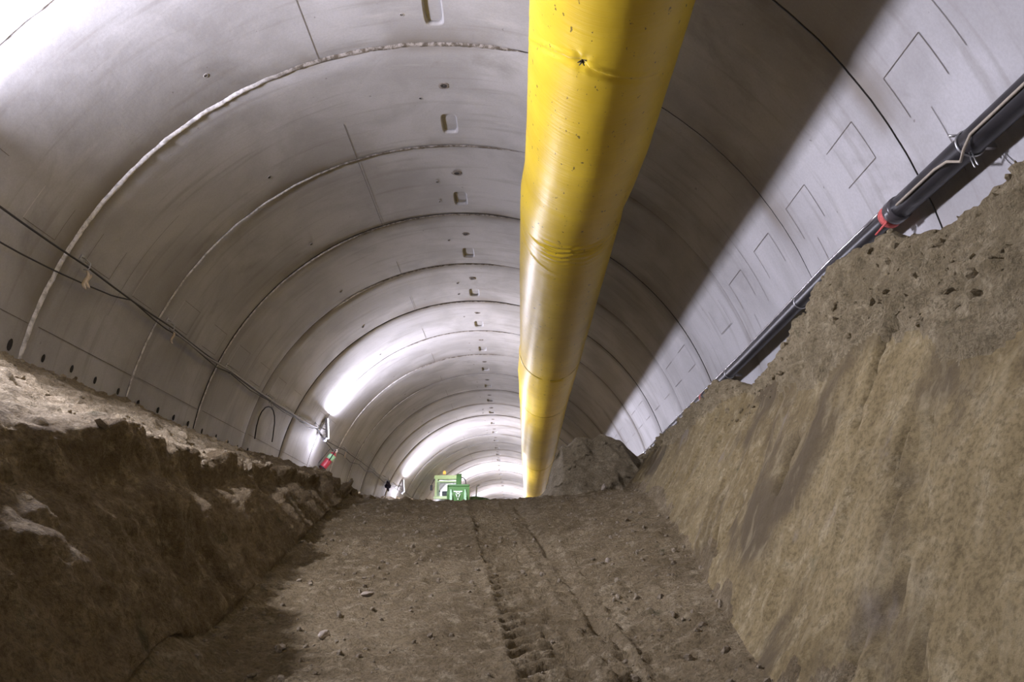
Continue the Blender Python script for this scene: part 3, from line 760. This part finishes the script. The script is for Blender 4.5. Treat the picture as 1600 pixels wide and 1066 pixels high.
# pale rag strips tied at two hooks
M_RAG = plain('pale_rag', (.62, .52, .40), .9, var=.2)
def rag(y, label, s=1.0, two=True):
    c = Vector(cy(-68.0, y, R-.11)); o = empty('rag_strip', c); tag(o, label, 'rag strip')
    for q in range(2 if two else 1):
        mb = MB(); vs = []; L = (.19-.05*q)*s; n = 8
        for sgn in (0, 1):
            for i in range(n+1):
                t = i/n; wd = (.012+.014*t)*s*(1-.4*(t > .9))
                yy = q*.045+.01*math.sin(t*5+q); zz = -.02*q-L*t; xx = .012*math.sin(t*7+q)
                for e in (-1, 1): vs.append((xx+sgn*.004+.006*e, yy+e*wd, zz))
        fs = []
        for sgn in (0, 1):
            b = sgn*(n+1)*2
            for i in range(n): fs.append([b+2*i, b+2*i+1, b+2*i+3, b+2*i+2])
        m2 = (n+1)*2
        for i in range(n):
            fs.append([2*i, 2*i+2, m2+2*i+2, m2+2*i]); fs.append([2*i+1, m2+2*i+1, m2+2*i+3, 2*i+3])
        fs.append([0, m2, m2+1, 1]); fs.append([2*n, 2*n+1, m2+2*n+1, m2+2*n])
        mb.add(vs, fs); mb.build('strip', M_RAG, o)
    mb = MB(); mb.tube([(0, 0, .07), (.01, .01, .03), (0, .0, -.01)], .004, 6); mb.build('tie', M_STEEL, o)
rag(7.12, 'pale rag strips hanging from the cable close to the thick white joint')
rag(9.12, 'single pale rag strip hanging from the cable at the second joint', .85, False)
rag(19.2, 'tiny pale rag on the cable just beyond the fire extinguisher', .8, False)
# short bent rod / hose draped over a hook
c = Vector(cy(-69.6, 13.45, R-.07)); o = empty('hose_loop', c); tag(o, 'black hose draped in an arch below a cable hook on the left wall', 'hose')
hp = [(13.19, -79.0), (13.10, -76.0), (13.06, -73.5), (13.08, -71.9), (13.16, -70.5), (13.27, -69.8), (13.42, -69.55), (13.58, -70.0), (13.74, -71.0), (13.88, -72.6), (13.98, -74.6), (14.05, -76.2), (14.09, -77.6)]
mb = MB(); mb.tube([Vector(cy(th, y, R-.06))-c for y, th in hp], .011, 8); mb.build('hose', M_BLACK, o)
mb = MB()
for (q, w_) in ((-.04, .01), (.04, .01)): mb.tube([(q, q, .17), (q*.6, q*.6, .09), (q*.1, 0, .0)], .006, 6)
mb.tube([(-.05, -.04, .17), (.05, .04, .17)], .006, 6); mb.build('wire_hanger', M_STEEL, o)
# glove-like dark rag further in
c = Vector(cy(-69.4, 26.2, R-.1)); o = empty('work_glove', c); tag(o, 'dark blue work glove hanging below the cable left of the green excavator', 'glove')
mb = MB(); M_GLV = plain('dark_glove', (.035, .03, .075), .8)
mb.tube([(0, 0, .14), (0, 0, .05), (0, 0, -.03), (0, 0, -.10)], [.045, .065, .11, .09], 12)
for i, a in enumerate((-.09, -.045, 0, .045)):
    mb.tube([(0, a, -.07), (.01, a*1.35, -.15), (.02, a*1.6, -.21+.02*abs(i-2))], [.032, .028, .02], 8)
mb.tube([(0, .08, .0), (.01, .15, -.03), (.02, .18, -.09)], [.032, .028, .02], 8); mb.build('glove', M_GLV, o)
mb = MB(); mb.tube([(0, 0, .13), (0, 0, .28)], .006, 6); mb.build('cord', M_BLACK, o)

# fire extinguisher hung on the wall under the floodlight
c = Vector(cy(-74.0, 17.75, R-.20)); ext = empty('fire_extinguisher', c, (rad(-15), rad(33), 0)); ext.scale = (1.0,)*3
tag(ext, 'red fire extinguisher with pale green label tilted on the left wall', 'fire extinguisher')
mb = MB(); lathe(mb, [(.0, -.27), (.06, -.27), (.078, -.25), (.082, -.2), (.082, .08), (.075, .13), (.045, .17), (.028, .19), (.028, .21), (0, .21)]); mb.build('cylinder', plain('red_paint', (.48, .05, .075), .35, var=.1), ext)
mb = MB(); lathe(mb, [(.083, -.02), (.0835, -.02), (.0835, .11), (.083, .11)]); mb.build('label_band', plain('pale_green_label', (.42, .75, .45), .5, var=.1), ext)
mb = MB(); lathe(mb, [(0, .19), (.04, .19), (.045, .22), (.035, .26), (0, .26)]); mb.box((.0, .05, .27), (.025, .15, .02)); mb.box((0, .06, .235), (.02, .12, .015)); mb.build('valve', plain('pale_metal', (.75, .68, .62), .4, metal=.3), ext)
mb = MB(); mb.tube([(0, -.04, .235), (0, -.10, .22), (.02, -.115, .14), (.03, -.10, .02), (.03, -.092, -.05)], .012, 8); mb.build('hose', M_BLACK, ext)
mb = MB(); lathe(mb, [(.084, -.27), (.086, -.27), (.086, -.235), (.084, -.235)]); mb.tube([(-.08, 0, -.25), (-.14, 0, -.25), (-.14, 0, .2), (-.05, 0, .2)], .006, 6); mb.build('wall_hanger', M_BLACK, ext)
# steel bracket standing at the foot of the left wall
c = Vector(cy(-84.5, 14.9, R-.06)); o = empty('steel_bracket', c); tag(o, 'small dark steel bracket on the left wall just above the sand', 'bracket')
mb = MB(); mb.box((0, 0, .08), (.02, .46, .035)); mb.build('rail', M_LAMPB, o)
for s in (-1, 1):
    mb = MB(); mb.box((0, s*.19, .03), (.03, .035, .26)); mb.build('post', M_LAMPB, o)

# ------------------------------------------------------------------ service pipe on the right wall
M_PIPE = plain('dark_pipe', (.03, .028, .03), .38, var=.35, scale=6, bump=.1)
M_PIPE2 = plain('worn_pipe', (.075, .068, .07), .28, var=.3, scale=6)
pipe = empty('service_pipe', (2.62, 0, 2.35)); tag(pipe, 'long black service pipe fixed along the right tunnel wall', 'pipe')
PT = [(-5, 74.4), (3.5, 74.3), (6.24, 73.9), (9, 74.8), (11, 75.0), (13.5, 75.4), (16.5, 76.2), (17.2, 77.2)]
def pp(a, b, r, off=(0, 0, 0), step=.25):
    yq = [p[0] for p in PT]; out = []
    for y in np.arange(a, b+.001, step):
        x, yy, z = cy(float(np.interp(y, yq, [p[1] for p in PT])), y, r); out.append((x-2.62+off[0], yy+off[1], z-2.35+off[2]))
    return out
mb = MB(); mb.tube(pp(-5, 5.05, R-.13), .078, 24); mb.build('near_pipe', M_PIPE, pipe)
mb = MB(); mb.tube(pp(5.0, 17.0, R-.135), .056, 24); mb.build('far_pipe', M_PIPE, pipe)
for y in (5.05, 10.9, 17.0):
    mb = MB(); mb.tube(pp(y-.045, y+.046, R-.133, step=.03), .068 if y > 6 else .088, 24); mb.build('coupling', M_PIPE2, pipe)
M_RED = plain('red_tape', (.55, .10, .09), .7, var=.3, scale=40)
for y, q in ((5.14, .082), (10.97, .072)):
    mb = MB(); pts = pp(y-.03, y+.03, R-.134, step=.02)
    mb.tube(pts, [q*(1+.05*math.sin(i*3)) for i in range(len(pts))], 20)
    x, yy, z = pts[0]
    for k in range(5): mb.tube([(x-q*.6, yy, z-q*.7), (x-q*.8-.01*k, yy+.02*k, z-q*.95-.012*k)], .008, 6)
    mb.build('red_tape_wrap', M_RED, pipe)
for y in (4.14, 7.0, 9.6, 12.6, 15.4):
    mb = MB(); r_ = .084 if y < 5 else .061
    x, yy, z = pp(y, y, R-.133)[0]
    mb.tube([(x+r_*math.cos(t), yy, z+r_*math.sin(t)) for t in np.linspace(0, 2*math.pi, 25)], .007, 6, False)
    mb.tube([(x-r_*.8, yy, z+r_*.6), (x-r_*1.25, yy+.02, z+r_*.72)], .009, 6)
    mb.box((x+.13, yy, z-.02), (.12, .03, .03)); mb.build('pipe_clamp', M_STEEL, pipe)
# slim pipe riding on top, seen from the coupling onwards
mb = MB(); mb.tube([Vector(p) for p in pp(5.25, 17.3, R-.150, (-.01, 0, .072))], .013, 12)
o = mb.build('slim_pipe', plain('pale_pipe', (.42, .40, .41), .22, metal=.7)); o.location = (2.62, 0, 2.35); tag(o, 'slim shiny pipe lying on top of the black service pipe', 'pipe')
# pale hose slung along the thick pipe
M_ROPE = plain('pale_hose', (.36, .31, .24), .6)
mb = MB()
hp = []
for y in np.arange(2.4, 4.1, .1): x, yy, z = pp(y, y, R-.216)[0]; hp.append((x+2.62, y, z+2.35+.0))
x, yy, z = pp(4.16, 4.16, R-.218)[0]; hp += [(x+2.62, 4.08, z+2.35-.05), (x+2.62+.02, 4.16, z+2.35-.085), (x+2.62, 4.26, z+2.35-.03)]
for y in np.arange(4.4, 5.0, .1): x, yy, z = pp(y, y, R-.216)[0]; hp.append((x+2.62, y, z+2.35-.01))
mb.tube(hp, .009, 8)
o = mb.build('thin_hose', M_ROPE); tag(o, 'thin pale hose tied along the thick near part of the black pipe', 'hose')
x, yy, z = pp(4.17, 4.17, R-.14)[0]; c = Vector((x+2.62, 4.10, z+2.35-.10))
o = empty('wire_tie', c); tag(o, 'two loose wire ends dangling below the black pipe at its first clamp', 'wire')
for k in range(2):
    mb = MB(); mb.tube([(-.02, .02*k, .03), (-.03, -.03+.03*k, -.03), (-.045, -.075+.03*k, -.10)], .0045, 6); mb.build('wire_end', M_STEEL, o)

# ------------------------------------------------------------------ green mini excavator beyond the crest
EX, EY, EZ = -2.52, 34.0, 1.73
G1 = plain('light_green_paint', (.72, .93, .46), .4, var=.06)
G2 = plain('green_paint', (.055, .14, .038), .4, var=.15, scale=4)
G3 = plain('dark_green_paint', (.06, .12, .03), .6, var=.3, scale=6)
M_TRK = plain('track_rubber', (.03, .03, .03), .8)
M_EMB = plain('emblem_white', (.75, .78, .75), .5, var=.05)
ex = empty('mini_excavator', (EX, EY, EZ)); tag(ex, 'bright green mini excavator with amber beacon standing beyond the crest', 'excavator')
for s in (-1, 1):
    mb = MB(); prof = []
    for t in np.linspace(-90, 90, 9): prof.append((.62+.22*math.cos(rad(t)), .23+.22*math.sin(rad(t))))
    for t in np.linspace(90, 270, 9): prof.append((-.62+.22*math.cos(rad(t)), .23+.22*math.sin(rad(t))))
    mb.prism(prof, 'x', s*.55-.14, s*.55+.14, bevel=.01)
    for i in range(16): mb.box((s*.55, -.75+.1*i, .455), (.28, .04, .02))
    tr = mb.build('track', M_TRK, ex)
mb = MB(); mb.box((0, 0, .35), (.9, .9, .25), bevel=.03); mb.build('undercarriage', G3, ex)
mb = MB(); mb.prism([(-.85, .55), (.55, .55), (.95, .62), (1.02, .85), (.95, 1.02), (-.1, 1.02), (-.85, .98)], 'y', -.1, 1.2, bevel=.03)
mb.build('upper_body', G2, ex)
mb = MB(); mb.box((-.30, -.25, 1.145), (1.06, 1.15, .10), bevel=.02); mb.build('cab_sill', G1, ex)
# cab: open frame with panes
cab = MB(); x0, x1, ya, yb, z0, z1 = -.80, .14, -.65, .45, 1.18, 2.10
for (xa, xb) in ((x0, x0+.085), (x1-.02, x1+.05)):
    cab.prism([(ya-.03, z0), (ya+.05, z0), (ya+.14, z1-.12), (ya+.06, z1-.12)], 'x', xa, xb, bevel=.008)
    cab.prism([(yb-.08, z0), (yb, z0), (yb, z1-.12), (yb-.08, z1-.12)], 'x', xa, xb, bevel=.008)
cab.box(((x0+x1)/2, ya+.07, z1-.27), (x1-x0, .04, .05)); cab.box(((x0+x1)/2, yb-.04, z1-.2), (x1-x0, .05, .10))
cab.box(((x0+x1)/2, yb-.04, z0+.03), (x1-x0, .05, .06)); cab.box(((x0+x1)/2, ya+.0, z0+.02), (x1-x0, .05, .05))
for xs_ in (x0+.045, x1+.015):
    cab.box((xs_, (ya+yb)/2, z1-.15), (.05, yb-ya-.05, .05)); cab.box((xs_, (ya+yb)/2, z0+.02), (.05, yb-ya-.02, .05))
cabo = cab.build('cab_frame', G1, ex)
mb = MB(); mb.prism([(ya-.10, z1-.19), (ya-.02, z1-.02), (yb, z1+.05), (yb+.06, z1-.03), (yb+.06, z1-.12), (ya, z1-.15)], 'x', x0-.03, x1+.06, bevel=.02); mb.build('cab_roof', G1, ex)
M_GLASS, nt, b = newmat('cab_glass'); b.inputs['Base Color'].default_value = (.85, .93, .95, 1); b.inputs['Roughness'].default_value = .05; b.inputs['Transmission Weight'].default_value = .9; b.inputs['IOR'].default_value = 1.1
mb = MB(); mb.box(((x0+x1)/2, ya+.09, (z0+z1-.3)/2), (x1-x0-.12, .012, z1-z0-.28)); mb.build('windscreen', M_GLASS, ex)
mb = MB(); mb.box((x1-.18, ya+.06, 1.48), (.02, .03, .6)); mb.build('wiper_bar', G3, ex)
mb = MB(); mb.box((-.35, .05, 1.32), (.42, .14, .34), bevel=.04); mb.box((-.35, -.1, 1.20), (.42, .4, .1), bevel=.03); mb.build('seat', M_BLACK, ex)
for s in (-.62, -.12):
    mb = MB(); mb.tube([(s, -.42, 1.18), (s, -.44, 1.42)], .015, 8); lathe(mb, [(0, -.03), (.03, -.02), (.03, .02), (0, .035)], 10, Matrix.Translation((s, -.44, 1.44))); mb.build('control_lever', M_BLACK, ex)
mb = MB(); mb.tube([(x0-.02, ya, 1.9), (x0-.13, ya-.02, 1.72), (x0-.13, ya-.02, 1.45)], .012, 8); mb.box((x0-.14, ya-.03, 1.56), (.10, .02, .22), bevel=.01); mb.build('mirror', M_BLACK, ex)
mb = MB(); mb.tube([(-.47, 0, z1-.02), (-.47, 0, z1+.12)], .018, 8); mb.build('beacon_stem', M_STEEL, ex)
mb = MB(); lathe(mb, [(0, .10), (.055, .10), (.065, .14), (.06, .20), (.03, .24), (0, .245)], 18, Matrix.Translation((-.47, 0, z1))); mb.build('beacon', plain('amber_beacon', (.95, .55, .12), .3, emit=(1, .5, .1), strength=.6), ex)
# boom rises behind, stick comes down toward the bucket
def thick_path(mb, pts, w0, h):
    """box-section arm in the y-z plane; pts = (y, z, half depth)"""
    up = []; dn = []
    for i, (y, z, t) in enumerate(pts):
        a = pts[max(i-1, 0)]; c_ = pts[min(i+1, len(pts)-1)]; d = Vector((c_[0]-a[0], c_[1]-a[1])).normalized(); nn = Vector((-d.y, d.x))
        up.append((y+nn.x*t, z+nn.y*t)); dn.append((y-nn.x*t, z-nn.y*t))
    mb.prism(up+dn[::-1], 'x', w0-h, w0+h, bevel=.01)
mb = MB(); thick_path(mb, [(-.2, .85, .11), (-.55, 1.35, .12), (-.95, 1.68, .12), (-1.35, 1.88, .11), (-1.65, 1.90, .08)], .24, .075); mb.build('boom', G2, ex)
mb = MB(); thick_path(mb, [(-1.55, 1.98, .06), (-1.66, 1.92, .10), (-1.75, 1.75, .09), (-1.90, 1.40, .07), (-1.95, 1.25, .06)], .27, .10); mb.build('stick', G2, ex)
mb = MB(); mb.tube([(.30, -1.3, 1.92), (.42, -1.4, 1.90), (.52, -1.5, 1.78), (.55, -1.6, 1.6), (.54, -1.7, 1.35)], .018, 8); mb.build('hydraulic_hose', M_BLACK, ex)
mb = MB(); mb.tube([(.24, -.6, 1.0), (.24, -1.05, 1.6)], .045, 10); mb.tube([(.24, -1.05, 1.6), (.24, -1.25, 1.9)], .025, 10); mb.build('boom_cylinder', M_STEEL, ex)
# bucket, its shell turned to the camera
bk = MB()
bk.prism([(-1.80, 1.50), (-2.02, 1.54), (-2.20, 1.45), (-2.26, 1.15), (-2.16, .88), (-1.86, .80), (-1.66, .86), (-1.68, .95), (-1.95, .95), (-2.10, 1.2), (-2.05, 1.42), (-1.80, 1.40)], 'x', -.12, .68, bevel=.012)
buck = bk.build('bucket', G2, ex)
for s in (-.14, .70):
    mb = MB(); mb.prism([(-1.66, .84), (-1.76, 1.52), (-2.03, 1.56), (-2.24, 1.46), (-2.29, 1.15), (-2.18, .85), (-1.86, .77)], 'x', s-.02, s+.02, bevel=.006); mb.build('side_plate', G2, buck)
for i in range(4):
    mb = MB(); mb.box((-.04+.21*i, -1.60, .86), (.07, .18, .04), bevel=.008); mb.build('tooth', M_STEEL, buck)
for s in (.0, .56):
    mb = MB(); mb.prism([(s-.05, .80), (s+.06, .80), (s+.05, 1.18), (s+.02, 1.34), (s-.02, 1.34), (s-.04, 1.18)], 'y', -2.29, -2.262); mb.build('wear_strip', plain('worn_green', (.20, .33, .20), .5, var=.2), buck)
mb = MB(); mb.prism([(-.14, 1.50), (.70, 1.50), (.70, 1.56), (-.14, 1.56)], 'y', -2.12, -1.85, bevel=.01); mb.build('top_lip', G2, buck)
em = MB(); cx_, cz_, yf = .28, 1.22, -2.275
pl = [(cx_+.055*math.cos(t), cz_+.06*math.sin(t)) for t in np.linspace(0, 2*math.pi, 20, endpoint=False)]; em.prism(pl, 'y', yf-.012, yf+.02)
for s in (-1, 1):
    em.prism([(cx_+s*.05, cz_+.01), (cx_+s*.17, cz_+.035), (cx_+s*.17, cz_+.065), (cx_+s*.05, cz_+.06)], 'y', yf-.010, yf+.02)
    em.prism([(cx_+s*.10, cz_-.03), (cx_+s*.055, cz_-.15), (cx_+s*.02, cz_-.20), (cx_+s*.04, cz_-.10)], 'y', yf-.010, yf+.02)
em.prism([(cx_-.02, cz_-.27), (cx_+.02, cz_-.27), (cx_+.02, cz_-.23), (cx_-.02, cz_-.23)], 'y', yf-.010, yf+.02)
em.build('winged_emblem', M_EMB, buck)
em = MB(); em.prism([(cx_+.032*math.cos(t), cz_+.034*math.sin(t)) for t in np.linspace(0, 2*math.pi, 16, endpoint=False)], 'y', yf-.016, yf-.011); em.build('emblem_centre', G3, buck)
# low engine deck to the right with exhaust pipe
mb = MB(); mb.prism([(.62, .62), (1.72, .72), (1.68, 1.0), (1.42, 1.16), (1.25, 1.20), (.86, 1.27), (.62, 1.24)], 'y', -.2, .9, bevel=.02); mb.build('side_deck', G3, ex)
for i in range(5):
    mb = MB(); mb.box((1.18+.08*i, -.1, 1.20-.015*i), (.045, .2, .04)); mb.build('deck_hose_fitting', M_BLACK, ex) if i < 3 else None
mb = MB(); mb.tube([(.88, .1, 1.2), (.90, .1, 1.66), (.94, .06, 1.73), (1.02, .02, 1.74)], .03, 12); mb.build('exhaust_pipe', plain('pale_exhaust', (.6, .6, .6), .5), ex)
